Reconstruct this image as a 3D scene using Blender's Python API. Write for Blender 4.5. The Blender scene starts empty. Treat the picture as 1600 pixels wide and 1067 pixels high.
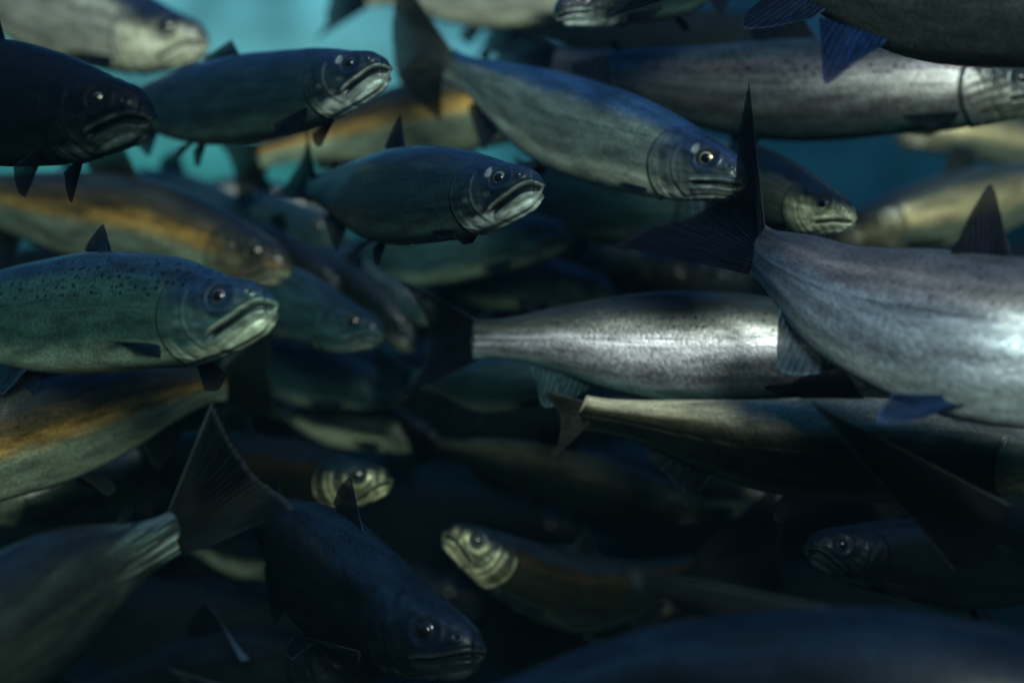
import bpy, math
import numpy as np
C = bpy.context.scene

# ------------------------------------------------------------------ camera
F = 2222.2            # focal length in photo pixels (50 mm on a 36 mm sensor, photo 1600 wide)
cam_d = bpy.data.cameras.new("camera"); cam = bpy.data.objects.new("camera", cam_d)
C.collection.objects.link(cam); C.camera = cam
cam.location = (0, 0, 0); cam.rotation_euler = (math.radians(90), 0, 0)
cam_d.lens = 50; cam_d.sensor_width = 36; cam_d.clip_start = 0.05; cam_d.clip_end = 500
cam_d.dof.use_dof = True; cam_d.dof.focus_distance = 1.66; cam_d.dof.aperture_fstop = 1.25

# ------------------------------------------------------------------ light
SUN_EL, SUN_AZ = math.radians(21), math.radians(170)   # azimuth measured from +Y clockwise: behind the camera, a little to the right
sd = bpy.data.lights.new("sun", 'SUN'); sun = bpy.data.objects.new("sun", sd); C.collection.objects.link(sun)
sd.energy = 3.0; sd.angle = math.radians(24); sd.color = (0.84, 1.0, 0.90)
from mathutils import Vector
sdir = Vector((math.sin(SUN_AZ)*math.cos(SUN_EL), math.cos(SUN_AZ)*math.cos(SUN_EL), math.sin(SUN_EL)))
sun.rotation_euler = (-sdir).to_track_quat('-Z', 'Y').to_euler()

w = bpy.data.worlds.new("World"); C.world = w; w.use_nodes = True
nt = w.node_tree; N = nt.nodes; L = nt.links; N.clear()
def nn(tree, typ, **kw):
    n = tree.nodes.new(typ)
    for k, v in kw.items():
        setattr(n, k, v)
    return n
def ramp(node, stops):
    cr = node.color_ramp
    while len(cr.elements) > 1: cr.elements.remove(cr.elements[-1])
    cr.elements[0].position = stops[0][0]; cr.elements[0].color = (*stops[0][1], 1)
    for p, c in stops[1:]:
        e = cr.elements.new(p); e.color = (*c, 1)
tc = nn(nt, 'ShaderNodeTexCoord'); sx = nn(nt, 'ShaderNodeSeparateXYZ'); L.new(tc.outputs['Generated'], sx.inputs[0])
mr = nn(nt, 'ShaderNodeMapRange'); mr.inputs[1].default_value = -1; mr.inputs[2].default_value = 1
L.new(sx.outputs[2], mr.inputs[0])
rp = nn(nt, 'ShaderNodeValToRGB')
ramp(rp, [(0.0, (.000, .0008, .0012)), (.44, (.0003, .0015, .003)), (.50, (.0012, .009, .014)), (.53, (.005, .040, .050)),
          (.56, (.020, .135, .135)), (.60, (.06, .21, .235)), (.68, (.06, .30, .42)), (1.0, (.20, .75, 1.4))])
L.new(mr.outputs[0], rp.inputs[0])
# brighter water towards the left of the tank
dp = nn(nt, 'ShaderNodeVectorMath', operation='DOT_PRODUCT'); L.new(tc.outputs['Generated'], dp.inputs[0])
dp.inputs[1].default_value = Vector((-.30, .93, .22)).normalized()
mx = nn(nt, 'ShaderNodeMapRange', interpolation_type='SMOOTHSTEP'); mx.inputs[1].default_value = .89; mx.inputs[2].default_value = .985
mx.inputs[3].default_value = .24; mx.inputs[4].default_value = 1.3
L.new(dp.outputs['Value'], mx.inputs[0])
no = nn(nt, 'ShaderNodeTexNoise'); no.inputs['Scale'].default_value = 18; no.inputs['Detail'].default_value = 2
L.new(tc.outputs['Generated'], no.inputs['Vector'])
m2 = nn(nt, 'ShaderNodeMapRange'); m2.inputs[1].default_value = .35; m2.inputs[2].default_value = .65
m2.inputs[3].default_value = .55; m2.inputs[4].default_value = 1.7
L.new(no.outputs[0], m2.inputs[0])
mm = nn(nt, 'ShaderNodeMath', operation='MULTIPLY'); L.new(mx.outputs[0], mm.inputs[0]); L.new(m2.outputs[0], mm.inputs[1])
bg = nn(nt, 'ShaderNodeBackground'); wo = nn(nt, 'ShaderNodeOutputWorld')
tn = nn(nt, 'ShaderNodeMix', data_type='RGBA', blend_type='MULTIPLY'); tn.inputs[7].default_value = (.45, .62, 1.1, 1)   # deeper blue away from the light
inv = nn(nt, 'ShaderNodeMapRange'); inv.inputs[1].default_value = .97; inv.inputs[2].default_value = .92
L.new(dp.outputs['Value'], inv.inputs[0]); L.new(inv.outputs[0], tn.inputs[0]); L.new(rp.outputs[0], tn.inputs[6]); L.new(tn.outputs[2], bg.inputs[0]); L.new(mm.outputs[0], bg.inputs[1]); L.new(bg.outputs[0], wo.inputs[0])

C.view_settings.view_transform = 'Standard'; C.view_settings.look = 'None'
C.view_settings.exposure = 0; C.view_settings.gamma = 1; C.view_settings.use_curve_mapping = False

# ------------------------------------------------------------------ materials
def skin_material(name, spec, coat):
    m = bpy.data.materials.new(name); m.use_nodes = True; t = m.node_tree; t.nodes.clear(); l = t.links
    out = nn(t, 'ShaderNodeOutputMaterial'); b = nn(t, 'ShaderNodeBsdfPrincipled'); l.new(b.outputs[0], out.inputs[0])
    col = nn(t, 'ShaderNodeAttribute', attribute_name='tint'); pr = nn(t, 'ShaderNodeAttribute', attribute_name='gloss')
    uv = nn(t, 'ShaderNodeAttribute', attribute_name='bodyco')
    sp = nn(t, 'ShaderNodeSeparateColor'); l.new(pr.outputs['Color'], sp.inputs[0])   # metallic, roughness, scale strength
    su = nn(t, 'ShaderNodeSeparateXYZ'); l.new(uv.outputs['Vector'], su.inputs[0])    # x along, y around, z = spots
    # scales
    mp = nn(t, 'ShaderNodeMapping'); mp.inputs['Scale'].default_value = (40, 52, 0); l.new(uv.outputs['Vector'], mp.inputs[0])
    vo = nn(t, 'ShaderNodeTexVoronoi', voronoi_dimensions='2D'); vo.inputs['Scale'].default_value = 1; vo.inputs['Randomness'].default_value = .85
    l.new(mp.outputs[0], vo.inputs['Vector'])
    sv = nn(t, 'ShaderNodeSeparateColor'); l.new(vo.outputs['Color'], sv.inputs[0])
    # blotches and long streaks
    mp2 = nn(t, 'ShaderNodeMapping'); mp2.inputs['Scale'].default_value = (2.2, 9, 0); l.new(uv.outputs['Vector'], mp2.inputs[0])
    n1 = nn(t, 'ShaderNodeTexNoise', noise_dimensions='2D'); n1.inputs['Scale'].default_value = 1; n1.inputs['Detail'].default_value = 5
    l.new(mp2.outputs[0], n1.inputs['Vector'])
    mp3 = nn(t, 'ShaderNodeMapping'); mp3.inputs['Scale'].default_value = (60, 60, 0); l.new(uv.outputs['Vector'], mp3.inputs[0])
    n3 = nn(t, 'ShaderNodeTexNoise', noise_dimensions='2D'); n3.inputs['Scale'].default_value = 1; n3.inputs['Detail'].default_value = 2
    l.new(mp3.outputs[0], n3.inputs['Vector'])
    def mrange(src, a, bb, c, d):
        n = nn(t, 'ShaderNodeMapRange'); n.inputs[1].default_value = a; n.inputs[2].default_value = bb
        n.inputs[3].default_value = c; n.inputs[4].default_value = d; l.new(src, n.inputs[0]); return n.outputs[0]
    def math_(op, a, bb):
        n = nn(t, 'ShaderNodeMath', operation=op)
        for i, q in enumerate((a, bb)):
            if isinstance(q, (int, float)): n.inputs[i].default_value = q
            else: l.new(q, n.inputs[i])
        return n.outputs[0]
    va = mrange(sv.outputs[0], 0, 1, .74, 1.26)                       # each scale a little lighter or darker
    one = math_('ADD', math_('MULTIPLY', math_('SUBTRACT', va, 1.0), sp.outputs[2]), 1.0)
    bl = mrange(n1.outputs[0], .3, .7, .6, 1.35)
    gr = mrange(n3.outputs[0], .3, .7, .90, 1.10)
    k = math_('MULTIPLY', math_('MULTIPLY', one, bl), gr)
    # black spots
    mp4 = nn(t, 'ShaderNodeMapping'); mp4.inputs['Scale'].default_value = (11, 13, 0); l.new(uv.outputs['Vector'], mp4.inputs[0])
    v2 = nn(t, 'ShaderNodeTexVoronoi', voronoi_dimensions='2D'); v2.inputs['Scale'].default_value = 1; l.new(mp4.outputs[0], v2.inputs['Vector'])
    sv2 = nn(t, 'ShaderNodeSeparateColor'); l.new(v2.outputs['Color'], sv2.inputs[0])
    rad = math_('MULTIPLY', math_('MULTIPLY', sv2.outputs[1], .34), su.outputs[2])
    spot = mrange(math_('SUBTRACT', v2.outputs['Distance'], rad), -.08, .02, .12, 1)
    spot = math_('MAXIMUM', spot, mrange(su.outputs[2], 0, .25, 1, 0))
    k = math_('MULTIPLY', k, spot)
    mul = nn(t, 'ShaderNodeVectorMath', operation='SCALE'); l.new(col.outputs['Color'], mul.inputs[0]); l.new(k, mul.inputs['Scale'])
    l.new(mul.outputs[0], b.inputs['Base Color'])
    l.new(sp.outputs[0], b.inputs['Metallic'])
    l.new(math_('ADD', sp.outputs[1], mrange(sv.outputs[1], 0, 1, -.07, .09)), b.inputs['Roughness'])
    hgt = math_('MULTIPLY', math_('SUBTRACT', 1.0, vo.outputs['Distance']), sp.outputs[2])
    hgt = math_('ADD', hgt, math_('MULTIPLY', n3.outputs[0], .35))
    bp = nn(t, 'ShaderNodeBump'); bp.inputs['Strength'].default_value = .2; bp.inputs['Distance'].default_value = .0012
    l.new(hgt, bp.inputs['Height']); l.new(bp.outputs[0], b.inputs['Normal'])
    b.inputs['Specular IOR Level'].default_value = spec
    b.inputs['Coat Weight'].default_value = coat; b.inputs['Coat Roughness'].default_value = .13
    return m
def fin_material():
    m = bpy.data.materials.new("fin_membrane"); m.use_nodes = True; t = m.node_tree; t.nodes.clear(); l = t.links
    out = nn(t, 'ShaderNodeOutputMaterial'); b = nn(t, 'ShaderNodeBsdfPrincipled'); tr = nn(t, 'ShaderNodeBsdfTranslucent')
    col = nn(t, 'ShaderNodeAttribute', attribute_name='tint'); uv = nn(t, 'ShaderNodeAttribute', attribute_name='bodyco')
    mp = nn(t, 'ShaderNodeMapping'); mp.inputs['Scale'].default_value = (26, 3, 0); l.new(uv.outputs['Vector'], mp.inputs[0])
    n1 = nn(t, 'ShaderNodeTexNoise', noise_dimensions='2D'); n1.inputs['Scale'].default_value = 1; n1.inputs['Detail'].default_value = 4; l.new(mp.outputs[0], n1.inputs['Vector'])
    r = nn(t, 'ShaderNodeMapRange'); r.inputs[1].default_value = .3; r.inputs[2].default_value = .7; r.inputs[3].default_value = .5; r.inputs[4].default_value = 1.5
    l.new(n1.outputs[0], r.inputs[0])
    mul = nn(t, 'ShaderNodeVectorMath', operation='SCALE'); l.new(col.outputs['Color'], mul.inputs[0]); l.new(r.outputs[0], mul.inputs['Scale'])
    l.new(mul.outputs[0], b.inputs['Base Color']); l.new(mul.outputs[0], tr.inputs['Color'])
    b.inputs['Roughness'].default_value = .5; b.inputs['Specular IOR Level'].default_value = .08
    mxn = nn(t, 'ShaderNodeMixShader'); mxn.inputs[0].default_value = .42
    l.new(b.outputs[0], mxn.inputs[1]); l.new(tr.outputs[0], mxn.inputs[2])
    ts = nn(t, 'ShaderNodeBsdfTransparent'); m3 = nn(t, 'ShaderNodeMixShader'); sv_ = nn(t, 'ShaderNodeSeparateXYZ'); l.new(uv.outputs['Vector'], sv_.inputs[0])
    r3 = nn(t, 'ShaderNodeMapRange'); r3.inputs[1].default_value = .1; r3.inputs[2].default_value = .9; r3.inputs[3].default_value = .0; r3.inputs[4].default_value = .34
    l.new(sv_.outputs[1], r3.inputs[0]); l.new(r3.outputs[0], m3.inputs[0]); l.new(mxn.outputs[0], m3.inputs[1]); l.new(ts.outputs[0], m3.inputs[2]); l.new(m3.outputs[0], out.inputs[0])
    return m
def attr_material(name, rough, metal=0.0, coat=0.0):
    m = bpy.data.materials.new(name); m.use_nodes = True; t = m.node_tree; b = t.nodes['Principled BSDF']
    col = nn(t, 'ShaderNodeAttribute', attribute_name='tint')
    n1 = nn(t, 'ShaderNodeTexNoise'); n1.inputs['Scale'].default_value = 300
    mx_ = nn(t, 'ShaderNodeMapRange'); mx_.inputs[3].default_value = .7; mx_.inputs[4].default_value = 1.3; t.links.new(n1.outputs[0], mx_.inputs[0])
    mul = nn(t, 'ShaderNodeVectorMath', operation='SCALE'); t.links.new(col.outputs['Color'], mul.inputs[0]); t.links.new(mx_.outputs[0], mul.inputs['Scale'])
    t.links.new(mul.outputs[0], b.inputs['Base Color'])
    b.inputs['Roughness'].default_value = rough; b.inputs['Metallic'].default_value = metal; b.inputs['Coat Weight'].default_value = coat
    b.inputs['Coat Roughness'].default_value = .08
    return m
M_SKIN, M_DULL, M_FIN = skin_material("salmon_skin", .4, .30), skin_material("shaded_salmon_skin", .12, .03), fin_material()  # second skin is a matte copy for fish with shade painted in
M_IRIS, M_PUPIL = attr_material("iris", .3, .5, .6), attr_material("pupil", .25, 0, .5)

# ------------------------------------------------------------------ mesh helper
def grid_mesh(name, P, mat, parent, origin, wrap=False, attrs=None, double=False):
    """P: (rows, cols, 3) world positions -> one mesh object, coordinates relative to the origin of its thing"""
    R, K, _ = P.shape
    V = P.reshape(-1, 3) - origin
    i = np.arange(R-1)[:, None]; j = np.arange(K if wrap else K-1)[None, :]; j2 = (j+1) % K
    Q = np.stack([i*K+j, i*K+j2, (i+1)*K+j2, (i+1)*K+j], -1).reshape(-1, 4)
    me = bpy.data.meshes.new(name)
    me.vertices.add(len(V)); me.vertices.foreach_set('co', V.astype(np.float32).ravel())
    me.loops.add(Q.size); me.loops.foreach_set('vertex_index', Q.astype(np.int32).ravel())
    me.polygons.add(len(Q)); me.polygons.foreach_set('loop_start', np.arange(0, Q.size, 4, dtype=np.int32))
    me.polygons.foreach_set('use_smooth', np.ones(len(Q), dtype=bool))
    me.update(calc_edges=True)
    for an, (ty, arr) in (attrs or {}).items():
        a = me.attributes.new(an, ty, 'POINT')
        if ty == 'FLOAT_COLOR':
            c4 = np.ones((len(V), 4), np.float32); c4[:, :3] = arr.reshape(-1, 3); a.data.foreach_set('color', c4.ravel())
        else: a.data.foreach_set('vector', arr.reshape(-1, 3).astype(np.float32).ravel())
    me.materials.append(mat)
    o = bpy.data.objects.new(name, me); C.collection.objects.link(o); o.parent = parent
    return o
def S(x, a, b):
    t = np.clip((x-a)/(b-a), 0, 1); return t*t*(3-2*t)
def vnoise(x, y, seed=0):
    """smooth 2-D value noise, 0..1"""
    g = np.random.RandomState(seed).rand(64, 64); r = 0; a = 0
    for o_, w_ in ((1, 1.), (2.1, .5), (4.3, .28)):
        X, Y = x*o_, y*o_; i, j = np.floor(X).astype(int), np.floor(Y).astype(int); u, v = X-i, Y-j
        u, v = u*u*(3-2*u), v*v*(3-2*v); i, j, i2, j2 = i % 64, j % 64, (i+1) % 64, (j+1) % 64
        r = r + w_*((g[i, j]*(1-u)+g[i2, j]*u)*(1-v) + (g[i, j2]*(1-u)+g[i2, j2]*u)*v); a += w_
    return r/a
def G(x, w_): return np.exp(-(x/w_)**2)
def spl(xs, ys, x):
    """Catmull-Rom / Hermite interpolation"""
    xs = np.asarray(xs, float); ys = np.asarray(ys, float)
    m = np.gradient(ys, xs, axis=0) if ys.ndim == 1 else np.stack([np.gradient(ys[:, k], xs) for k in range(ys.shape[1])], 1)
    x = np.clip(x, xs[0], xs[-1]); i = np.clip(np.searchsorted(xs, x, side='right')-1, 0, len(xs)-2)
    h = xs[i+1]-xs[i]; t = (x-xs[i])/h
    if ys.ndim > 1: h = h[..., None]; t = t[..., None]
    return (2*t**3-3*t**2+1)*ys[i] + (t**3-2*t**2+t)*h*m[i] + (-2*t**3+3*t**2)*ys[i+1] + (t**3-t**2)*h*m[i+1]

TOPX = [0, .03, .06, .1, .16, .22, .3, .4, .5, .6, .7, .8, .9, .96, 1.0]
TOPZ = [.095, .162, .212, .265, .335, .39, .44, .48, .48, .445, .38, .295, .21, .18, .185]
BOTZ = [-.115, -.185, -.235, -.292, -.362, -.415, -.455, -.5, -.52, -.49, -.40, -.275, -.18, -.165, -.185]
WID = [.075, .11, .14, .175, .22, .25, .27, .28, .27, .24, .195, .14, .085, .055, .035]
EYX, EYZ, EYR = .385, .085, .072
def cap(s): return np.sqrt(np.clip(1-(1-np.clip(s/.042, 0, 1))**2, 0, 1))

def pal(back, flank, belly, jaw, head=None, op=None, metal=.75, rough=.38, spots=0., finc=None, side=None, bars=0., b0=(.45, .88), mark=0., tp=0., tp2=0.):
    return dict(back=back, flank=flank, belly=belly, jaw=jaw, head=head or back, op=op or flank, metal=metal, rough=rough, spots=spots,
                fin=finc or back, side=side or flank, bars=bars, b0=b0, mark=mark, tp=tp, tp2=tp2)
PAL = {  # darker palettes of lower and deep fish carry the school's shade as colour
 'shaded':  pal((.002,.0035,.007), (.002,.004,.006), (.006,.012,.013), (.06,.09,.09), metal=.2, rough=.45, finc=(.004,.008,.014)),  # silhouette and shade painted in as near-black skin
 'deep':   pal((.003,.006,.010), (.003,.006,.008), (.006,.010,.010), (.008,.012,.012), metal=.1, rough=.5, finc=(.003,.006,.01)),  # shade deep in the school painted into every colour
 'gill':   pal((.004,.008,.012), (.007,.010,.006), (.012,.018,.014), (.36,.38,.22), op=(.05,.055,.03), bars=1.5, head=(.004,.01,.016), metal=.4, rough=.4, finc=(.004,.009,.014), side=(.02,.014,.006)),
 'dark':   pal((.006,.020,.045), (.009,.025,.028), (.04,.08,.07), (.60,.72,.64), head=(.006,.015,.035), op=(.008,.018,.022), mark=.45, metal=.25, rough=.45, finc=(.010,.016,.035)),  # blue back; backlit silhouette shade painted into back and flank
 'green':  pal((.010,.03,.055), (.030,.078,.060), (.20,.30,.21), (.50,.60,.42), head=(.008,.022,.05), op=(.03,.07,.065), metal=.35, rough=.42, spots=1.),
 'blue':   pal((.016,.05,.12), (.15,.20,.165), (.58,.68,.52), (.50,.58,.50), head=(.012,.03,.08), op=(.06,.08,.08), mark=.8, metal=.35, rough=.45, finc=(.02,.03,.05), b0=(.35, .75)),
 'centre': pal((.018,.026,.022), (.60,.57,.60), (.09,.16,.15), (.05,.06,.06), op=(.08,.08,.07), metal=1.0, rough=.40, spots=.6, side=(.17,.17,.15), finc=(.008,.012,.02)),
 'near':   pal((.05,.055,.068), (.30,.34,.375), (.31,.37,.36), (.3,.34,.3), op=(.2,.2,.16), metal=.72, rough=.54, spots=.45, side=(.22,.20,.20), finc=(.010,.012,.026)),
 'dull':   pal((.012,.024,.034), (.20,.20,.195), (.05,.10,.10), (.10,.12,.09), op=(.15,.155,.13), metal=.9, rough=.42, spots=1.0, side=(.12,.11,.12), finc=(.006,.010,.022)),
 'cheek':  pal((.006,.012,.016), (.18,.20,.13), (.3,.36,.2), (.4,.48,.36), head=(.004,.010,.014), op=(.62,.66,.42), metal=.4, rough=.42),
 'pale':   pal((.012,.022,.04), (.45,.46,.36), (.62,.64,.45), (.75,.75,.5), head=(.008,.014,.03), op=(.82,.82,.58), bars=.6, metal=.4, rough=.4),
 'warmlit': pal((.010,.014,.012), (.78,.46,.11), (.28,.36,.24), (.3,.32,.22), op=(.10,.09,.05), metal=.7, rough=.40, side=(.07,.05,.02), spots=.4, b0=(-.06, .30), tp2=.6),  # warm light painted into the flank colour
 'olive':  pal((.42,.38,.26), (.014,.02,.013), (.02,.03,.022), (.25,.27,.17), op=(.16,.18,.10), metal=.8, rough=.33, side=(.09,.085,.05), finc=(.006,.010,.014)),  # highlight painted into the pale back, shade into flank and belly
 'streak': pal((.005,.009,.010), (.05,.065,.052), (.015,.03,.025), (.2,.2,.2), tp=8., metal=.6, rough=.34, side=(.03,.045,.035), finc=(.008,.013,.014)),  # shade painted into the dark body colours, tail streaks left silver
 'dimback': pal((.055,.06,.038), (.006,.010,.008), (.006,.010,.008), (.03,.03,.02), metal=.3, rough=.45, side=(.02,.024,.016), finc=(.004,.006,.008)),  # shade of the lower school painted into flank and belly
 'stripe': pal((.006,.014,.018), (.014,.022,.020), (.55,.60,.34), (.3,.34,.2), op=(.02,.03,.03), metal=.3, rough=.45, side=(.01,.018,.018), b0=(.15, .4)),
 'tan':    pal((.02,.03,.03), (.50,.42,.22), (.16,.20,.14), (.2,.2,.14), op=(.2,.18,.1), metal=.6, rough=.42, side=(.22,.19,.11), b0=(.1, .5)),  # paler warm light painted into flank and side
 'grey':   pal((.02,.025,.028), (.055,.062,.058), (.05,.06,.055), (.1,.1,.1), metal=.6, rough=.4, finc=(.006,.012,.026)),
 'glint':  pal((.003,.006,.008), (.008,.014,.012), (.24,.30,.19), (.2,.24,.16), op=(.05,.06,.04), metal=.3, rough=.4, side=(.005,.008,.008), b0=(.35, .6), finc=(.004,.006,.008)),
 'tan2':   pal((.03,.03,.018), (.045,.045,.022), (.03,.045,.025), (.1,.1,.06), metal=.5, rough=.42, side=(.06,.05,.025), finc=(.005,.007,.008)),
 'nose':   pal((.004,.011,.024), (.002,.004,.006), (.003,.006,.008), (.02,.03,.035), metal=.1, rough=.42, finc=(.004,.008,.014)),  # shade painted into back, flank and belly, faint blue kept on top
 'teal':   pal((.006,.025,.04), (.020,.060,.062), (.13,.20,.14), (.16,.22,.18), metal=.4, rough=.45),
}

class Fish:
    def __init__(f, name, label, pts, H, p='dark', roll=0, up=None, group=None, mouth=(1, 0, 1)):
        f.H = H * pts[min(1, len(pts)-1)][2] / F        # body height in metres, given in photo pixels at the second spine point
        W = np.array([[(x-800)*Y/F, Y, (533.5-y)*Y/F] for x, y, Y in pts])
        k = np.arange(len(W), dtype=float); kk = np.linspace(0, k[-1], 400)
        D = spl(k, W, kk); seg = np.linalg.norm(np.diff(D, axis=0), axis=1); ar = np.r_[0, np.cumsum(seg)]
        f.L = ar[-1]; f.lr = f.L/f.H; f.ar = ar; f.D = D; f.roll = math.radians(roll)
        f.pal = PAL[p] if isinstance(p, str) else p
        T = np.gradient(D, ar, axis=0); f.T = -T/np.linalg.norm(T, axis=1)[:, None]   # towards the snout
        mid = D[200]; U = np.array([0, 0, 1.]); t = f.T[200]
        B = np.cross(t, U); f.side = -1 if B @ mid > 0 else 1          # +y of the fish faces the camera
        f.ms, f.mo, f.ez = mouth[:3]; f.gape = mouth[3] if len(mouth) > 3 else .9; f.seed = len(bpy.data.objects)
        f.origin = D[160].copy(); f.origin[2] -= .5*f.H
        f.root = bpy.data.objects.new(name, None); C.collection.objects.link(f.root); f.root.location = f.origin
        f.root.empty_display_size = .03
        f.root['label'] = label; f.root['category'] = 'fish'; f.root['group'] = group or 'salmon of the school'
    def map(f, X, Y, Z, tbend=0.):
        """fish coordinates in body heights (x back from the snout, y out towards the viewer's side, z up) -> world"""
        s = X*f.H; sc = np.clip(s, 0, f.L); ex = s-sc
        P = np.stack([np.interp(sc, f.ar, f.D[:, k]) for k in range(3)], -1)
        T = np.stack([np.interp(sc, f.ar, f.T[:, k]) for k in range(3)], -1); T /= np.linalg.norm(T, axis=-1)[..., None]
        up = np.array([0, 0, 1.]); B = np.cross(T, up); B /= np.linalg.norm(B, axis=-1)[..., None]; U = np.cross(B, T)
        B = B*f.side; c, s_ = math.cos(f.roll), math.sin(f.roll)
        B2 = B*c + U*s_; U2 = U*c - B*s_
        ang = tbend*np.clip(ex/(f.H*.9), 0, 1.2)
        return P - T*(ex*np.cos(ang))[..., None] + B2*(ex*np.sin(ang))[..., None] + B2*(Y*f.H)[..., None] + U2*(Z*f.H)[..., None]

    def body(f, nr=230, nc=168):
        lr = f.lr; p = f.pal
        nh = int(nr*.55)
        xh = 1.08*(np.linspace(0, 1, nh)**1.25); xb = np.linspace(1.08, lr, nr-nh+1)[1:]
        X = np.r_[xh, xb]; s0 = X/lr
        # the head keeps its shape in body heights whatever the length of the body
        hs = np.where(X < 1.15, X/4.45, 0); s = np.where(X < 1.15, hs, .2584 + (X-1.15)/(lr-1.15)*(1-.2584))
        top = spl(TOPX, TOPZ, s)*cap(s); bot = spl(TOPX, BOTZ, s)*cap(s); wd = spl(TOPX, WID, s)*cap(s)
        off = -.025*(1-S(s, 0, .06))
        th = np.linspace(0, 2*np.pi, nc, endpoint=False)[None, :]
        sn, cs = np.sin(th), np.cos(th)
        hz = ((top-bot)/2)[:, None]; mid = ((top+bot)/2)[:, None]
        Z = mid + hz*np.sign(sn)*np.abs(sn)**1.0 + off[:, None]
        Yy = wd[:, None]*np.sign(cs)*np.abs(cs)**.86
        Xg = np.repeat(X[:, None], nc, 1); vn = np.repeat(sn, len(X), 0)
        # local normals for the displacement
        dz = np.stack([Xg, Yy, Z], -1)
        du = np.gradient(dz, axis=0); dv = np.roll(dz, -1, 1)-np.roll(dz, 1, 1)
        nrm = np.cross(du, dv); ln = np.linalg.norm(nrm, axis=-1); nrm /= np.maximum(ln, 1e-9)[..., None]
        c0 = dz.mean(1, keepdims=True); sgn = np.sign(((dz-c0)*nrm).sum(-1).sum()); nrm *= sgn
        nrm[0] = (-1, 0, 0)
        side = S(np.abs(Yy), .0, .05)
        # ---- head relief
        mz = spl([0, .05, .12, .2, .3, .40, .5], [-.050, -.036, -.034, -.058, -.11, -.165, -.23], Xg); mz = -.05+(mz+.05)*f.ms + f.mo*S(Xg, 0, .15)
        md = (Z-mz)*.9; mf = 1-S(Xg, .42, .47)
        d = -.036*f.gape**.5*G(md+.002+.008*f.gape, .016*f.gape)*mf
        lipf = 1-S(Xg, .45, .50)
        d += .017*G(md-.032, .016)*lipf*S(Xg, -.02, .05)
        d += .012*G(md+.026+.014*f.gape, .018)*mf
        d -= .010*G(md-.062, .010)*lipf*S(Xg, .08, .2)
        d -= .008*G(md+.085+.03*Xg, .010)*(1-S(Xg, .5, .62))*S(Xg, .04, .12)
        r = np.hypot(Xg-.50, (Z+.03)*.97); wz = 1-S(Z, .16, .30)
        edge = 1-S(r, .425, .445)
        d += .020*edge*wz*S(r, .0, .2)
        r2 = np.hypot((Xg-.44)*1.0, (Z-.03)*.8); pre = S(Xg, .46, .56)*wz*(1-S(Z, .08, .16))
        d += .005*G(r2-.235, .016)*pre; d -= .005*G(r2-.265, .014)*pre
        r3 = np.hypot(Xg-.47, (Z+.02)*.9); sub = S(-Z, .05, .15)*S(Xg, .5, .6)*(1-S(r, .40, .42))
        d -= .003*G(r3-.345, .010)*sub
        # branchiostegal folds under the gill cover
        for kf, q in enumerate((.30, .335, .37)):
            d -= .003*G(Z+q+.03*np.sin(Xg*3), .008)*S(Xg, .35, .5)*(1-S(Xg, .78, .9))
        re = np.hypot(Xg-EYX, Z-EYZ)
        d -= .008*G(re-(EYR+.012), .016); d -= .010*(1-S(re, EYR-.01, EYR+.005)); d += .006*G(re-(EYR+.045), .02)
        rn = np.hypot((Xg-.17), (Z-.075)*1.3); d -= .014*G(rn, .014); d += .005*G(rn-.028, .01)
        # cheek pores and small folds, flank undulation
        d += .003*np.sin(Xg*38+Z*22)*np.sin(Z*47-Xg*11)*(1-S(r, .36, .42))*S(re, .1, .16)
        d += .004*np.sin(Xg*5.1+Z*4)*np.sin(Z*7+Xg*1.7)*S(Xg, 1.1, 1.6)
        llz = np.interp(Xg/lr, [.2, .3, .5, .8, 1], [.13, .10, .04, .0, 0])
        ll = G(Z-llz, .006)*S(Xg, .98, 1.05); pass
        dz = dz + nrm*(d*side)[..., None]
        W = f.map(dz[..., 0], dz[..., 1], dz[..., 2])
        # ---- colours: dark back, bright flank, pale belly; head plates
        c = lambda k: np.array(p[k])[None, None, :]
        mixc = lambda a, b, t: a*(1-t[..., None]) + b*t[..., None]
        jag = .22*(vnoise(Xg*2.2+9, Z*4+9, f.seed+2)-.5)+.10*(vnoise(Xg*14, Z*22+40, f.seed+3)-.5)
        col = mixc(c('back'), c('side'), S(-(vn+jag), -.72, -.34))
        patch = np.clip(1-p['tp2']*(1.25-2.3*(vnoise(Xg*1.6+3, vn*2.5+5, f.seed+8)-.18)), .08, 1)
        col = mixc(col, c('flank'), S(-(vn+jag*.6), -.38, -.02)*patch)
        col = mixc(col, c('belly'), S(-(vn+jag*.5), *p['b0']))
        col = mixc(col, c('back')*.4, ll*.75)
        head = mixc(c('head'), c('op'), S(-(Z+jag*.4), -.16, .06))
        head = mixc(head, c('jaw'), S(-(Z+jag*.3)-.12*Xg, .16, .26))
        head = mixc(head, c('head'), .75*G(re-(EYR+.03), .04)*S(-Z, -.4, .1))
        if p['bars']:
            for q_, rr, w2 in ((r2, .235, .022), (r2, .31, .018), (r, .405, .02), (re, EYR+.06, .022)):
                head = mixc(head, c('jaw'), p['bars']*G(rr-q_, w2)*S(-Z, -.16, -.02)*vnoise(Xg*7, Z*9+5, f.seed))
        jawm = S(-md, -.005, .01)*(1-S(Xg, .46, .66))*S(-Z, -.02, .06)
        jl = np.clip(.30+.70*S(-md, .055, .12)-.22*S(Xg, .3, .5), .1, 1)*(.65+.7*vnoise(Xg*16, Z*30+11, f.seed+5))      # mottled jaw with a bright lower rim
        head = mixc(head, c('jaw')*1.15, jawm*jl)
        head = mixc(head, c('jaw')*.9+.02, .65*G(md-.024, .010)*lipf)
        head = mixc(head, c('jaw')*.75, .10*G(r2-.235, .016)*pre)
        head = mixc(head, c('jaw')*.5, .12*G(r-.415, .008)*wz)
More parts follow.
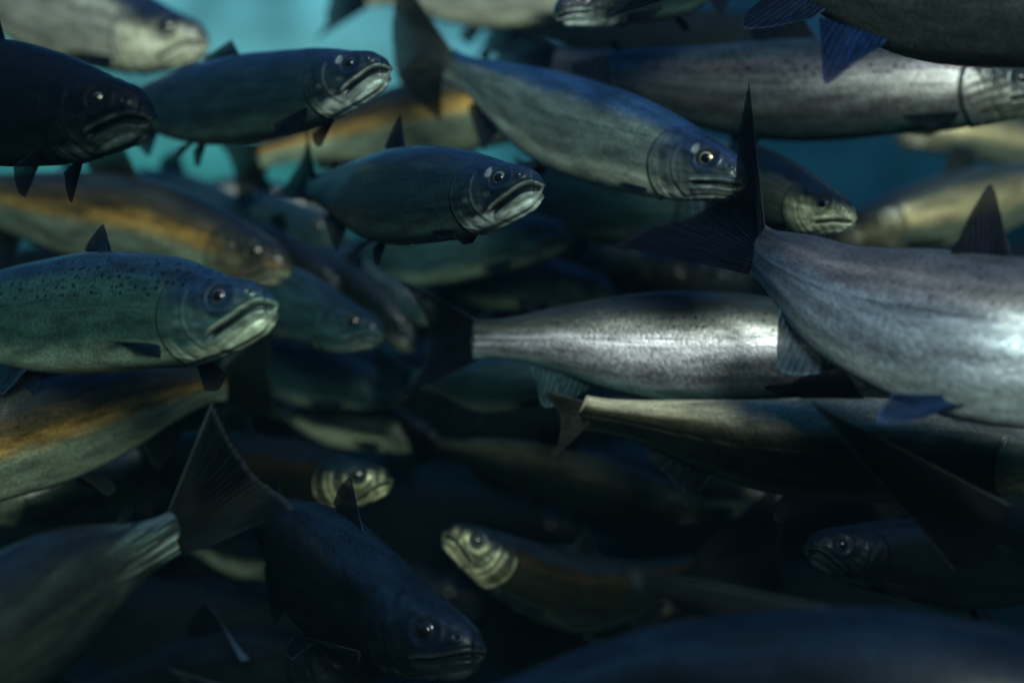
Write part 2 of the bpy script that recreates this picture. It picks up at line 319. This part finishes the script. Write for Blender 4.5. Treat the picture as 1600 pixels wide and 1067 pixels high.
        head = mixc(head, c('jaw')*.35, .7*G(md+.085+.03*Xg, .010)*(1-S(Xg, .5, .62)))
        head = mixc(head, c('jaw')*.30, .22*S(np.sin(Xg*31+Z*19)+np.sin(Z*43-Xg*17), .9, 1.5)*(1-S(Z, -.1, 0)))
        dk = np.zeros_like(head)+np.array([.003, .006, .008])
        head = mixc(head, dk, np.clip(1.5*G(md+.000+.010*f.gape, .015*f.gape)*mf*S(Xg, -.02, .05), 0, 1))
        head = mixc(head, dk, G(rn, .014)*.9)
        head = mixc(head, dk, .55*G(re-(EYR+.006), .014))
        bl_ = .55*S(r, .22, .40)*wz; head = mixc(head, col*.8, bl_*(1-S(-md, .0, .05)*(Xg < .5)))
        head = mixc(head, c('jaw')*.8+np.array([.0, .03, .10]), p['mark']*(1-S(np.hypot(Xg-EYX-.125, (Z-EYZ-.05)*.75), .02, .045)))       # pale fleck behind the eye
        hm = (1-S(r, .415, .45))*(Xg < 1.1); hm = np.maximum(hm, 1-S(Xg, .5, .75))
        col = mixc(col, head, hm)
        col = mixc(col, dk, .8*G(r-.455, .012)*wz*S(Xg, .5, .62))
        if p['tp']: col = col*(1+p['tp']*S(Xg/lr, .74, .97)*S(vnoise(Xg*2.5, Z*45, f.seed+6), .38, .7)*(Xg > 1.2))[..., None]
        nz = vnoise(Xg*9, Z*9+3, f.seed); nz2 = vnoise(Xg*26, Z*34+7, f.seed+1)
        col = col*(1+hm*(.9*(nz-.5)+.8*(nz2-.5)))[..., None]; col = np.clip(col, .0015, .9)
        met = p['metal']*S(-vn, -.75, -.25)*(1-.6*S(-vn, .55, .95)); met = met*(1-hm*.35); met[:] = np.clip(met, 0, 1)
        mouth = np.clip(G(md+.002, .02)*mf, 0, 1); met *= 1-mouth
        rough = p['rough'] + .12*S(vn, .3, .8) + .10*S(-vn, .7, .95) - .02*hm
        scl = (1-hm)*S(Xg, .95, 1.1)
        gl = np.stack([met, rough+0*met, scl], -1)
        per = np.cumsum(np.r_[0, np.linalg.norm(np.diff(np.stack([wd.max()*np.cos(th[0]), .5*np.sin(th[0])], -1), axis=0), axis=1)])
        spm = p['spots']*S(vn, -.05, .35)*S(Xg, .2, .5)
        uvw = np.stack([Xg + f.origin[0]*7, np.repeat(per[None, :], len(X), 0)+f.origin[2]*5, spm], -1)
        # round the tail end off so the body closes
        W[-1] = W[-1].mean(0); W[0] = W[0].mean(0)
        return grid_mesh('body', W, M_DULL if p['flank'][1] < .0125 else M_SKIN, f.root, f.origin, True,
                         {'tint': ('FLOAT_COLOR', col), 'gloss': ('FLOAT_COLOR', gl), 'bodyco': ('FLOAT_VECTOR', uvw)})

    def surf(f, X, z):
        """half width of the body at (X, z)"""
        s = X/4.45 if X < 1.15 else .2584 + (X-1.15)/(f.lr-1.15)*(1-.2584)
        t, b, w_ = (float(spl(TOPX, A, np.array([s]))[0]) for A in (TOPZ, BOTZ, WID))
        q = np.clip((z-(t+b)/2)/((t-b)/2), -.98, .98)
        return w_*(1-q*q)**.43, t, b

    def fin(f, name, base, tips, plane='mid', ny=0., sweep=None, rays=14, th=.012, tint=None, bend=0., nu=None, nv=16, edge=1.6, curl=.035, world=False):
        """base: two (x, y, z) points; tips: polyline of (x, y, z) ray ends, front to back"""
        nu = nu or rays*6
        if world:        # (photo x, photo y, distance) instead of fish coordinates
            q = lambda p: np.array([(p[0]-800)*p[2]/F, p[2], (533.5-p[1])*p[2]/F])/f.H
            base = [q(p) for p in base]; tips = [q(p) for p in tips]
        mp = (lambda X, Y, Z, b_: np.stack([X, Y, Z], -1)*f.H) if world else f.map
        base = np.array(base, float); tips = np.array(tips, float)
        u = np.linspace(0, 1, nu); v = np.linspace(0, 1, nv)
        Bp = base[0]*(1-u[:, None]) + base[1]*u[:, None]
        Tp = spl(np.linspace(0, 1, len(tips)), tips, u)
        fr = np.sin(u*rays*2*np.pi)
        Tp = Tp + (Tp-Bp)*(.006*fr + .012*(vnoise(u*rays*.9, u*0, 5)-.5))[:, None]       # ragged ray tips
        P = Bp[:, None]*(1-v[None, :, None]) + Tp[:, None]*v[None, :, None]
        a = base[1]-base[0]; b = tips.mean(0)-base.mean(0); n = np.cross(a, b); n /= np.linalg.norm(n)
        P = P + n*(curl*(v**2)[None, :, None]*np.sin(u*np.pi)[:, None, None])
        P = P + n*(.006*np.sin(u*9+1)[:, None]*v[None, :])[..., None]
        t = th*(1-.82*v[None, :])*(.72+.28*fr[:, None])*np.clip(np.minimum(u, 1-u)*12+.15, 0, 1)[:, None] + .0009
        A, Bk = P + n*t[..., None], P - n*t[..., None]
        ring = np.concatenate([A, Bk[:, ::-1]], 1)                              # closed round the tip and the root
        V = np.concatenate([np.repeat(v[None], nu, 0), np.repeat(v[None, ::-1], nu, 0)], 1); Ug = np.repeat(u[:, None], V.shape[1], 1)
        W = mp(ring[..., 0], ring[..., 1], ring[..., 2], bend)
        W[0] = mp(*[P[0][..., k] for k in range(3)], bend)[np.r_[0:nv, nv-1:-1:-1]]
        W[-1] = mp(*[P[-1][..., k] for k in range(3)], bend)[np.r_[0:nv, nv-1:-1:-1]]
        c0 = np.array(tint or f.pal['fin'])*.7
        k = 1 + .45*np.sin(Ug*5.3+f.seed)*.6 + .45*np.sin(Ug*rays*2*np.pi) 
        col = c0[None, None]*k[..., None]
        e = np.maximum(S(V, .93, .995), 1-S(Ug, 0, .035))
        col = col*(1+edge*e[..., None]) + .018*e[..., None]*min(edge, 2)
        uvw = np.stack([Ug + f.origin[0], V, V*0], -1)
        return grid_mesh(name, W, M_FIN, f.root, f.origin, True, {'tint': ('FLOAT_COLOR', col), 'bodyco': ('FLOAT_VECTOR', uvw)})

    def wfin(f, name, base, tips, **k): return f.fin(name, base, tips, world=True, **k)
    def tail(f, spread=.62, ln=.95, fork=.70, bend=0., up=1., low=1., uplen=None, lowlen=None, **k):
        x0 = f.lr-.05; ul = uplen or ln; ll_ = lowlen or ln
        tips = [(x0+ul, 0, spread*up), (x0+ul*.80, 0, spread*.62*up), (x0+fork*1.08, 0, spread*.26*up), (x0+fork, 0, 0),
                (x0+fork*1.08, 0, -spread*.26*low), (x0+ll_*.80, 0, -spread*.62*low), (x0+ll_, 0, -spread*low)]
        return f.fin('tail_fin', [(x0, 0, .175), (x0, 0, -.175)], tips, rays=22, th=.028, bend=bend, nv=24, **k)
    def dorsal(f, h=.34, s0=.44, s1=.56, lean=.16, **k):
        x0, x1 = s0*f.lr, s1*f.lr; _, t0, _ = f.surf(x0, 0); _, t1, _ = f.surf(x1, 0)
        t0 -= .02; t1 -= .02
        return f.fin('dorsal_fin', [(x0, 0, t0), (x1, 0, t1)], [(x0+lean+.10, 0, t0+h), (x0+lean+.17, 0, t0+h*.97), (x1+.10, 0, t1+h*.5), (x1+.09, 0, t1+h*.2)], rays=12, **k)
    def adipose(f):
        x0 = .84*f.lr; _, t, _ = f.surf(x0, 0)
        return f.fin('adipose_fin', [(x0, 0, t-.02), (x0+.10, 0, t-.03)], [(x0+.13, 0, t+.09), (x0+.2, 0, t+.10), (x0+.2, 0, t+.03)], rays=3, nu=14, th=.018, edge=.3)
    def anal(f, h=.26, s0=.72, s1=.84, lean=.10, **k):
        x0, x1 = s0*f.lr, s1*f.lr; b0 = f.surf(x0, 0)[2]; b1 = f.surf(x1, 0)[2]
        return f.fin('anal_fin', [(x0, 0, b0+.02), (x1, 0, b1+.02)], [(x0+lean, 0, b0-h), (x0+lean+.08, 0, b0-h*.95), (x1+.02, 0, b1-h*.4), (x1+.06, 0, b1-h*.18)], rays=11, **k)
    def pelvic(f, y=1, drop=.22, out=.08, back=.22, s0=.54, **k):
        x0 = s0*f.lr; b = f.surf(x0, 0)[2]
        return f.fin('pelvic_fin', [(x0, y*.07, b+.03), (x0+.10, y*.05, b+.03)],
                     [(x0+back*.9, y*(.07+out), b-drop), (x0+back*1.25, y*(.06+out), b-drop*.85), (x0+back*1.1, y*(.05+out*.5), b-drop*.3), (x0+.2, y*.05, b-.02)], rays=8, **k)
    def pectoral(f, y=1, drop=.10, out=.16, back=.5, x0=.93, z0=-.27, **k):
        wy = f.surf(x0, z0)[0]
        return f.fin('pectoral_fin', [(x0, y*(wy-.01), z0), (x0+.03, y*(wy-.03), z0-.09)],
                     [(x0+back, y*(wy+out), z0-drop*.7), (x0+back*.98, y*(wy+out*.9), z0-drop), (x0+back*.8, y*(wy+out*.7), z0-drop*1.35), (x0+back*.45, y*(wy+out*.3), z0-drop*1.2-.06)], rays=11, **k)
    def eyes(f, iris=(.08,.08,.045), both=False):
        for y in ((1, -1) if both else (1,)):
            wy = f.surf(EYX, EYZ)[0]-.012
            n = 28; a = np.linspace(0, 1, n)[:, None]; ph = np.linspace(0, 2*np.pi, 40, endpoint=False)[None]
            dW = (f.surf(EYX+.1, EYZ)[0]-f.surf(EYX-.1, EYZ)[0])/.2
            def dome(R, h, a1):
                r = R*np.sin(a*a1)/math.sin(a1); hh = h*(np.cos(a*a1)-math.cos(a1))/(1-math.cos(a1))
                X = EYX + r*np.cos(ph); Z = EYZ + r*np.sin(ph)*.97; Y = wy + hh + (X-EYX)*dW - .35*(Z-EYZ)**2*0
                return X+0*Y, y*Y, Z+0*Y, r+0*ph
            X, Y, Z, r = dome(EYR*f.ez, .034, 1.2)
            q = (r/EYR/f.ez)
            col = np.array(iris)[None, None]*(1-S(q, .74, .95))[..., None] + np.array([.01, .012, .012])*S(q, .74, .95)[..., None]
            col = col*(1-.7*S(-(Z-EYZ)/EYR, -.9, .1)*0)[..., None]
            e = grid_mesh('eye', f.map(X, Y, Z), M_IRIS, f.root, f.origin, True, {'tint': ('FLOAT_COLOR', col)})
            X, Y, Z, r = dome(EYR*.60*f.ez, .016, 1.2)
            pu = grid_mesh('pupil', f.map(X, Y+y*.024, Z), M_PUPIL, e, f.origin, True, {'tint': ('FLOAT_COLOR', np.zeros(X.shape+(3,))+.003)})

def salmon(name_label, pts, H, p='dark', res=2, roll=0, parts='dtapveh', T={}, D={}, A={}, V={}, P={}, eye={}, Vn=None, Pn=None, group=None, mouth=None):
    k = len(bpy.data.objects); mouth = mouth or (.8+.35*math.sin(k*1.7), .012*math.sin(k*2.3), 1+.08*math.sin(k*3.1))
    f = Fish('salmon', name_label, pts, H, p, roll, group=group, mouth=mouth)
    f.body(*{3: (250, 176), 2: (170, 120), 1: (120, 80)}[res])
    if 't' in parts: f.tail(**T)
    if 'd' in parts: f.dorsal(**D)
    if 'h' in parts: f.adipose()
    if 'a' in parts: f.anal(**A)
    if 'v' in parts: f.pelvic(1, **V); f.pelvic(-1, **(Vn or V))
    if 'p' in parts: f.pectoral(1, **P); f.pectoral(-1, **(Pn or P))
    if 'e' in parts: f.eyes(**eye)
    return f

# ------------------------------------------------------------------ the school (spine points: photo x, photo y, distance in metres; snout first)
# --- sharp fish in the plane of focus
salmon('dark blue backed salmon in the middle with mouth slightly open and white chin',
       [(850,286,1.60),(785,300,1.64),(690,303,1.74),(600,303,1.86),(520,300,2.0),(482,292,2.08)], 172, 'dark', 3, roll=9, mouth=(1.05, .0, 1.0, 1.7),
       parts='daphve', D=dict(h=.38, s0=.50, s1=.585), P=dict(drop=.04, out=.04, back=.5, z0=-.36), eye=dict(iris=(.22,.23,.12))
       ).wfin('tail_fin', [(490,266,2.05),(494,316,2.05)], [(470,180,2.05),(478,205,2.08),(470,245,2.12),(455,270,2.14),(440,292,2.14),(424,306,2.12)], rays=22)
salmon('dark salmon with white lower lip above left, in front of the bright teal water',
       [(611,103,1.78),(540,124,1.82),(440,146,1.92),(330,157,2.04),(230,168,2.18),(160,185,2.3)], 154, 'dark', 3, roll=7, mouth=(.9, 0, .95, 1.5),
       D=dict(h=.22), P=dict(drop=.2, out=.05), eye=dict(iris=(.04,.05,.05)))
salmon('salmon painted nearly black with shade at the left edge below the pale one with closed grey lips',
       [(238,180,1.50),(160,176,1.54),(60,166,1.62),(-80,150,1.75),(-230,150,1.9)], 215, 'shaded', 3, mouth=(.8, 0, .74, 1.4),
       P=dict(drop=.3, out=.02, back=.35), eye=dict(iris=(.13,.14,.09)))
salmon('green flanked salmon at the left edge with speckled back and pale green throat',
       [(434,470,1.50),(350,488,1.53),(240,485,1.62),(110,487,1.74),(-40,495,1.88),(-170,510,2.02)], 214, 'green', 3, roll=8, mouth=(1.0, .01, .9, 1.2),
       D=dict(h=.26, s0=.37, s1=.43, lean=.10), P=dict(drop=.02, out=.10, back=.62), Pn=dict(drop=.2, out=.3, back=.1), eye=dict(iris=(.14,.12,.09)))
e = salmon('blue backed salmon diving to the right with clear yellow ringed eye',
       [(1166,286,1.74),(1100,262,1.78),(1000,230,1.86),(880,188,1.98),(770,138,2.1),(700,100,2.2)], 170, 'blue', 3, roll=6, mouth=(.55, -.03, 1.0),
       parts='dapvhe', D=dict(h=.30, s0=.4, s1=.54), P=dict(drop=.02, out=.05, back=.55, z0=-.33), eye=dict(iris=(.6,.52,.22)))
e.wfin('tail_fin', [(706,78,2.18),(690,122,2.18)], [(612,-60,2.2),(616,-10,2.24),(610,40,2.28),(612,80,2.3),(616,110,2.3),(640,150,2.28),(690,190,2.25)], rays=22, tint=(.075,.08,.07))
f = salmon('large silver salmon leaving the right edge with its tail raised in front of two heads',
       [(2120,640,1.448),(1950,590,1.448),(1780,556,1.448),(1640,536,1.448),(1510,518,1.459),(1330,474,1.516),(1240,427,1.573),(1178,390,1.676)], 272, 'near', 3, roll=12,
       parts='')
f.wfin('dorsal_fin', [(1580,404,1.45),(1484,396,1.46)], [(1556,300,1.45),(1546,288,1.45),(1520,330,1.455),(1492,385,1.46)], rays=11)
f.wfin('tail_fin', [(1196,356,1.653),(1168,428,1.653)], [(1170,128,1.619),(1156,190,1.664),(1140,290,1.756),(1090,330,1.801),(1020,350,1.778),(985,366,1.744),(962,384,1.710)], rays=24, th=.02)
f.wfin('anal_fin', [(1218,478,1.562),(1330,560,1.539)], [(1216,500,1.539),(1218,570,1.539),(1250,582,1.528),(1300,575,1.528),(1335,563,1.528)], rays=13, tint=(.05,.09,.13))
f.wfin('pelvic_fin', [(1490,618,1.436),(1530,628,1.436)], [(1395,612,1.391),(1372,650,1.391),(1420,652,1.391),(1475,640,1.391)], rays=9, tint=(.02,.05,.13))
f.wfin('pelvic_fin', [(1478,622,1.471),(1540,630,1.471)], [(1480,640,1.448),(1495,654,1.436),(1515,650,1.436),(1538,632,1.459)], rays=7, tint=(.03,.06,.08))
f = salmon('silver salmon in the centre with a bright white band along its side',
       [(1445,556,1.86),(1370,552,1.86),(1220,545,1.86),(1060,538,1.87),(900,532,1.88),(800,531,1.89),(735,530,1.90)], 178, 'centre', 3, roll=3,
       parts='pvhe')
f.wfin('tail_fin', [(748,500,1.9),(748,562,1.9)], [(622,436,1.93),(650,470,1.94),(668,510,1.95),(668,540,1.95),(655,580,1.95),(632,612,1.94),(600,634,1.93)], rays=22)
f.wfin('anal_fin', [(830,572,1.88),(925,602,1.88)], [(838,598,1.86),(850,632,1.86),(880,626,1.86),(925,604,1.87)], rays=11, tint=(.03,.07,.08))
f = salmon('silver salmon with black back spots and round gill cover at the upper right',
       [(1650,150,1.98),(1560,138,1.98),(1420,134,2.0),(1250,138,2.04),(1080,132,2.1),(940,112,2.16),(860,100,2.2)], 165, 'dull', 3, T=dict(spread=.34, ln=.6))
salmon('small dark headed salmon with pale cheek behind the raised tail',
       [(1336,342,1.80),(1270,322,1.86),(1190,292,1.98),(1120,262,2.15),(1070,240,2.35)], 130, 'cheek', 3, mouth=(.6, -.01, 1.1), eye=dict(iris=(.03,.04,.05)))
# --- second row
salmon('pale gilled blurred salmon in the top left corner',
       [(326,66,2.35),(240,56,2.4),(130,25,2.5),(0,-20,2.65),(-120,-60,2.8)], 165, 'pale')
salmon('olive backed salmon with orange light painted on its flank passing above the green one',
       [(455,420,2.15),(370,395,2.2),(230,352,2.25),(70,325,2.3),(-120,300,2.35)], 150, 'warmlit', parts='dtavhe')
salmon('small blue salmon behind the orange lit one under the teal water',
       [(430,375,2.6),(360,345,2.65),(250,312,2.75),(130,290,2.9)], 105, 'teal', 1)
f = salmon('salmon with a painted stripe of orange light whose tail hangs beneath the dark one at the top left',
       [(960,150,2.4),(860,155,2.42),(700,178,2.45),(560,205,2.5),(440,235,2.5),(400,243,2.5)], 130, 'warmlit', parts='dav')
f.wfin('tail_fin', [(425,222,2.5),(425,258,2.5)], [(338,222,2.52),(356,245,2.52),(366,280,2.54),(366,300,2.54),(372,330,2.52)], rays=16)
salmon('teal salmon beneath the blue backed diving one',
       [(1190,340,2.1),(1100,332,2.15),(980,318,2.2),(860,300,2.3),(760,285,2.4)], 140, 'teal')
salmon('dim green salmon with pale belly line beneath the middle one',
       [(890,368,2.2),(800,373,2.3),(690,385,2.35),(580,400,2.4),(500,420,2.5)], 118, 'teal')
salmon('blurred grey salmon between the orange lit one and the middle one',
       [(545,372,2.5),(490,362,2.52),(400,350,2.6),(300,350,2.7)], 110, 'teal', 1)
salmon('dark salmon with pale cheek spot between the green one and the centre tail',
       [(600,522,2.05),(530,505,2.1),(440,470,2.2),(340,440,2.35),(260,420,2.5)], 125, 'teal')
f = salmon('salmon with a tan highlight painted along its back and bright tail stem along the lower middle',
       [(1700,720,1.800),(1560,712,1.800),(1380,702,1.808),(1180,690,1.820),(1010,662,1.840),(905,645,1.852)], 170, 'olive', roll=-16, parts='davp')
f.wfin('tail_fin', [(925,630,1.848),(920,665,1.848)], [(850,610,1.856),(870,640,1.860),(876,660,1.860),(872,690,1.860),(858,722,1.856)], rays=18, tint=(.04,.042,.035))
salmon('salmon with gold light painted on its flank leaving the left edge below the green one',
       [(-300,800,1.7),(-180,765,1.72),(0,695,1.8),(150,648,1.9),(280,615,2.0),(355,598,2.08)], 185, 'warmlit', parts='dtavh')
f = salmon('streaked salmon in the bottom left corner with wide dark tail fin',
       [(-330,1190,1.15),(-220,1130,1.2),(-60,1025,1.3),(100,920,1.4),(220,862,1.47),(285,828,1.5)], 260, 'streak', 3, parts='h')
f.wfin('tail_fin', [(262,800,1.49),(285,870,1.49)], [(330,628,1.5),(360,690,1.52),(400,745,1.54),(440,775,1.54),(462,795,1.52)], rays=24, tint=(.005,.009,.011), edge=3.)
f.wfin('anal_fin', [(175,935,1.42),(80,985,1.38)], [(165,945,1.41),(50,1030,1.36),(40,1035,1.35),(60,1000,1.36)], rays=9)
salmon('salmon with yellowish gill plates facing right in the lower left',
       [(614,748,1.95),(540,752,1.97),(440,742,2.05),(320,722,2.15),(200,702,2.3)], 128, 'gill')
salmon('small yellowish head facing left above the bottom edge',
       [(693,830,1.95),(755,862,1.97),(830,902,2.0),(910,925,2.05),(1000,915,2.1),(1090,885,2.15)], 130, 'gill', parts='dapve'
       ).wfin('tail_fin', [(1085,865,2.15),(1085,905,2.15)], [(1206,760,2.15),(1220,800,2.15),(1218,850,2.16),(1222,890,2.15),(1227,945,2.14)], rays=16, tint=(.008,.012,.018))
salmon('salmon painted blackish with shade at the bottom left with a small pale blue fin',
       [(600,1030,1.9),(500,1040,1.92),(390,1050,1.97),(230,1075,2.05),(120,1090,2.1)], 150, 'deep', parts='dtav'
       ).wfin('pectoral_fin', [(376,1034,1.9),(392,1030,1.9)], [(332,948,1.9),(337,955,1.9),(347,970,1.9),(372,1008,1.9)], rays=6, tint=(.05,.09,.15), th=.008)
salmon('navy salmon nosing down to the right at the bottom middle',
       [(760,1012,1.55),(690,1000,1.58),(590,945,1.66),(480,870,1.78),(390,790,1.9)], 230, 'nose', eye=dict(iris=(.01,.012,.014)))
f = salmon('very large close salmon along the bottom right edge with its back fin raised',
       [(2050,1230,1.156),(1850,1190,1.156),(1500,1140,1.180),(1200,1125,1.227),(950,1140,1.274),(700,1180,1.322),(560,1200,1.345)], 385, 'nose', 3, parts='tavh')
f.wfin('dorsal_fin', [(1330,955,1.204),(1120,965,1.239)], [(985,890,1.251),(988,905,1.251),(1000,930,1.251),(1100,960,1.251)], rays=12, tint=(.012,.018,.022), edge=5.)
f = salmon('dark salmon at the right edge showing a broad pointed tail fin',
       [(2220,1060,1.3),(2100,1020,1.3),(1900,950,1.34),(1700,875,1.4),(1560,822,1.45)], 250, 'shaded', parts='da')
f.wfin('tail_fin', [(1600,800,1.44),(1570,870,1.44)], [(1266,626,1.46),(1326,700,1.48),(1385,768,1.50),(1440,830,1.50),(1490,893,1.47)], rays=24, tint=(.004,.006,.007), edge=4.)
salmon('salmon painted black with shade facing left with a grey nose beneath the pointed tail',
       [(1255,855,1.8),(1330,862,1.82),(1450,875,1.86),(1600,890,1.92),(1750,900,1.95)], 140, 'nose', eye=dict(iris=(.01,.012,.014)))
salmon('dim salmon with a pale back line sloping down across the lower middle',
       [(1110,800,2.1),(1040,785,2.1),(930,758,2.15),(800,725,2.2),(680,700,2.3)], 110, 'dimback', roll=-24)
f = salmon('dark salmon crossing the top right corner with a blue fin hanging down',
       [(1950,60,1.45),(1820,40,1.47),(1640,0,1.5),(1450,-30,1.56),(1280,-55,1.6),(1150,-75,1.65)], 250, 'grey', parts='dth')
f.wfin('pelvic_fin', [(1385,62,1.5),(1280,28,1.5)], [(1375,75,1.48),(1330,105,1.47),(1286,136,1.47),(1280,80,1.48),(1280,35,1.5)], rays=11, tint=(.01,.03,.10))
f.wfin('anal_fin', [(1290,15,1.58),(1215,-20,1.6)], [(1270,30,1.57),(1215,45,1.57),(1160,50,1.57),(1165,20,1.58)], rays=11, tint=(.01,.02,.05))
salmon('dark salmon facing left at the top edge showing its pale chin',
       [(864,24,1.9),(930,2,1.92),(1040,-30,1.98),(1180,-65,2.05)], 118, 'dark')
salmon('pale blurred salmon along the top edge right of the bright water',
       [(1000,-5,2.6),(900,-8,2.6),(780,-10,2.65),(650,-12,2.7),(570,-5,2.75)], 110, 'pale', 1)
salmon('salmon with tan light painted on its flank behind the small dark head near the right edge',
       [(1290,365,2.4),(1400,345,2.4),(1550,310,2.45),(1700,275,2.5)], 120, 'tan', 1)
salmon('salmon with yellow light painted on its flank blurred near the upper right edge',
       [(1400,215,2.9),(1500,205,2.9),(1640,230,2.95),(1750,255,3.0)], 85, 'tan', 1)
salmon('thin pale bellied salmon slanting down behind the head of the orange lit one',
       [(535,455,2.3),(490,424,2.32),(410,385,2.38),(330,355,2.45)], 80, 'stripe', 1, mouth=(.6, 0, 1))
salmon('pale striped salmon slanting down just left of the centre tail',
       [(648,545,2.3),(600,490,2.32),(520,440,2.38),(440,405,2.45)], 88, 'stripe', 1, mouth=(.6, 0, 1))
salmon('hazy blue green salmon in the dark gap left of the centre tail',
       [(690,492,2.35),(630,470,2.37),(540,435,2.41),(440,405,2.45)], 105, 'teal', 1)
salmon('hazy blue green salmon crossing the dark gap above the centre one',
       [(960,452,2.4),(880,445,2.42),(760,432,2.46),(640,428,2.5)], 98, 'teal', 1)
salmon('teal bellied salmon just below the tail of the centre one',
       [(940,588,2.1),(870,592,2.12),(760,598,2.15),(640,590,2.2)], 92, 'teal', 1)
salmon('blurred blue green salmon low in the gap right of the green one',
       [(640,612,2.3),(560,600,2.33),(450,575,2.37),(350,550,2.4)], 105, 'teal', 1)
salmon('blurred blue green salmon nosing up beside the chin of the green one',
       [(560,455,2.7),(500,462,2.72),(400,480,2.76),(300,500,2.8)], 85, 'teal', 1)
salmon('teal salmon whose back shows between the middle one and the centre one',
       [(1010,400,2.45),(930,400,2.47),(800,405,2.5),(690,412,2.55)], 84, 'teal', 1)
for lb, sp, hh, pl in (
    ('dim olive salmon with a green belly under the gold lit one at the left edge', [(-60,790,2.2),(40,778,2.2),(170,748,2.25),(290,715,2.3)], 110, 'olive'),
    ('blurred brownish salmon behind the raised tail lobe of the large silver one', [(1120,425,2.5),(1040,420,2.52),(930,412,2.56),(820,402,2.6)], 95, 'tan2'),
    ('dim salmon with a thin pale belly below the one with the painted back highlight', [(1250,775,2.3),(1160,768,2.32),(1030,748,2.36),(900,722,2.4)], 100, 'glint'),
    ('dim salmon with a thin pale belly behind the diving navy one', [(560,860,2.3),(480,862,2.32),(370,850,2.36),(270,835,2.4)], 100, 'glint'),
    ('greenish salmon in the shade beneath the large silver one', [(1640,735,2.2),(1540,738,2.22),(1420,742,2.26),(1310,755,2.3)], 110, 'tan2'),
    ('dim salmon with a thin pale belly just above the nose of the yellowish gilled one', [(690,690,2.35),(620,672,2.37),(520,650,2.41),(420,635,2.45)], 92, 'glint'),
    ('olive patch of a salmon between the yellowish head and the large bottom one', [(1060,945,2.35),(990,925,2.37),(880,900,2.4),(780,870,2.45)], 100, 'tan2'),
    ('blurred silvery salmon between the orange light striped one and the head of the green one', [(520,330,2.75),(460,322,2.77),(360,312,2.8),(270,305,2.85)], 80, 'pale')):
    salmon(lb, sp, hh, pl, 1, roll=12)
# --- dim fish deep in the school that fill the gaps
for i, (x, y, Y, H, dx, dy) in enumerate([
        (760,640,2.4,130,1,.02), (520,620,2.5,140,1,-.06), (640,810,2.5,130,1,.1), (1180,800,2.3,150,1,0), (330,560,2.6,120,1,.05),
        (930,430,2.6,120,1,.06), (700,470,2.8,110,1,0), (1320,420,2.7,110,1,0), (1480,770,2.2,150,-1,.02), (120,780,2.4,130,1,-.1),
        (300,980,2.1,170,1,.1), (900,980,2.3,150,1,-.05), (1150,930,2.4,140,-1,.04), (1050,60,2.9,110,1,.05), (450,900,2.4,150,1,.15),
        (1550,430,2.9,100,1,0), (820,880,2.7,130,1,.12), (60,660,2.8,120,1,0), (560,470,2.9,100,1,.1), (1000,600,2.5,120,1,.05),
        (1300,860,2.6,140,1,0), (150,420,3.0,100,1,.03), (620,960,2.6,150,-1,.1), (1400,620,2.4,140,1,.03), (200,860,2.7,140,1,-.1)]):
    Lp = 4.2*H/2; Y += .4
    salmon('salmon painted dim with shade deep in the school behind the lit ones',
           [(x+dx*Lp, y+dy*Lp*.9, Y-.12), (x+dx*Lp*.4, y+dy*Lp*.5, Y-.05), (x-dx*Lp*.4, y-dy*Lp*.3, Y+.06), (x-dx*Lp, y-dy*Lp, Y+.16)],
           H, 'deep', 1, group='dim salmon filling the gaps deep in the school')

# ------------------------------------------------------------------ setting
me = bpy.data.meshes.new('ground'); R = 6.5
me.from_pydata([(-R,-R,-2.6),(R,-R,-2.6),(R,R,-2.6),(-R,R,-2.6)], [], [(0,1,2,3)]); me.update()
gm = bpy.data.materials.new('tank_floor'); gm.use_nodes = True; gb = gm.node_tree.nodes['Principled BSDF']
gn = nn(gm.node_tree, 'ShaderNodeTexNoise'); gn.inputs['Scale'].default_value = 6; gn.inputs['Detail'].default_value = 6
gr_ = nn(gm.node_tree, 'ShaderNodeValToRGB'); ramp(gr_, [(.3, (.0010, .0015, .002)), (.7, (.004, .006, .006))])
gm.node_tree.links.new(gn.outputs[0], gr_.inputs[0]); gm.node_tree.links.new(gr_.outputs[0], gb.inputs['Base Color']); gb.inputs['Roughness'].default_value = .9; gb.inputs['Specular IOR Level'].default_value = 0
me.materials.append(gm); go = bpy.data.objects.new('ground', me); C.collection.objects.link(go); go['kind'] = 'structure'

# ------------------------------------------------------------------ the murk of the water
bm_ = bpy.data.meshes.new('haze'); x0, x1, y0, y1, z0, z1 = -7, 7, -7, 7, -3.6, 1.1
bm_.from_pydata([(x, y, z) for z in (z0, z1) for y in (y0, y1) for x in (x0, x1)], [], [(0,2,3,1),(4,5,7,6),(0,1,5,4),(2,6,7,3),(0,4,6,2),(1,3,7,5)]); bm_.update()
hm_ = bpy.data.materials.new('murky_water'); hm_.use_nodes = True; ht = hm_.node_tree; ht.nodes.clear()
ho = nn(ht, 'ShaderNodeOutputMaterial'); hv = nn(ht, 'ShaderNodeVolumePrincipled'); ht.links.new(hv.outputs[0], ho.inputs['Volume'])
hv.inputs['Color'].default_value = (.22, .72, .85, 1); hv.inputs['Density'].default_value = .009; hv.inputs['Anisotropy'].default_value = .2
bm_.materials.append(hm_); hz = bpy.data.objects.new('haze', bm_); C.collection.objects.link(hz); hz['kind'] = 'stuff'
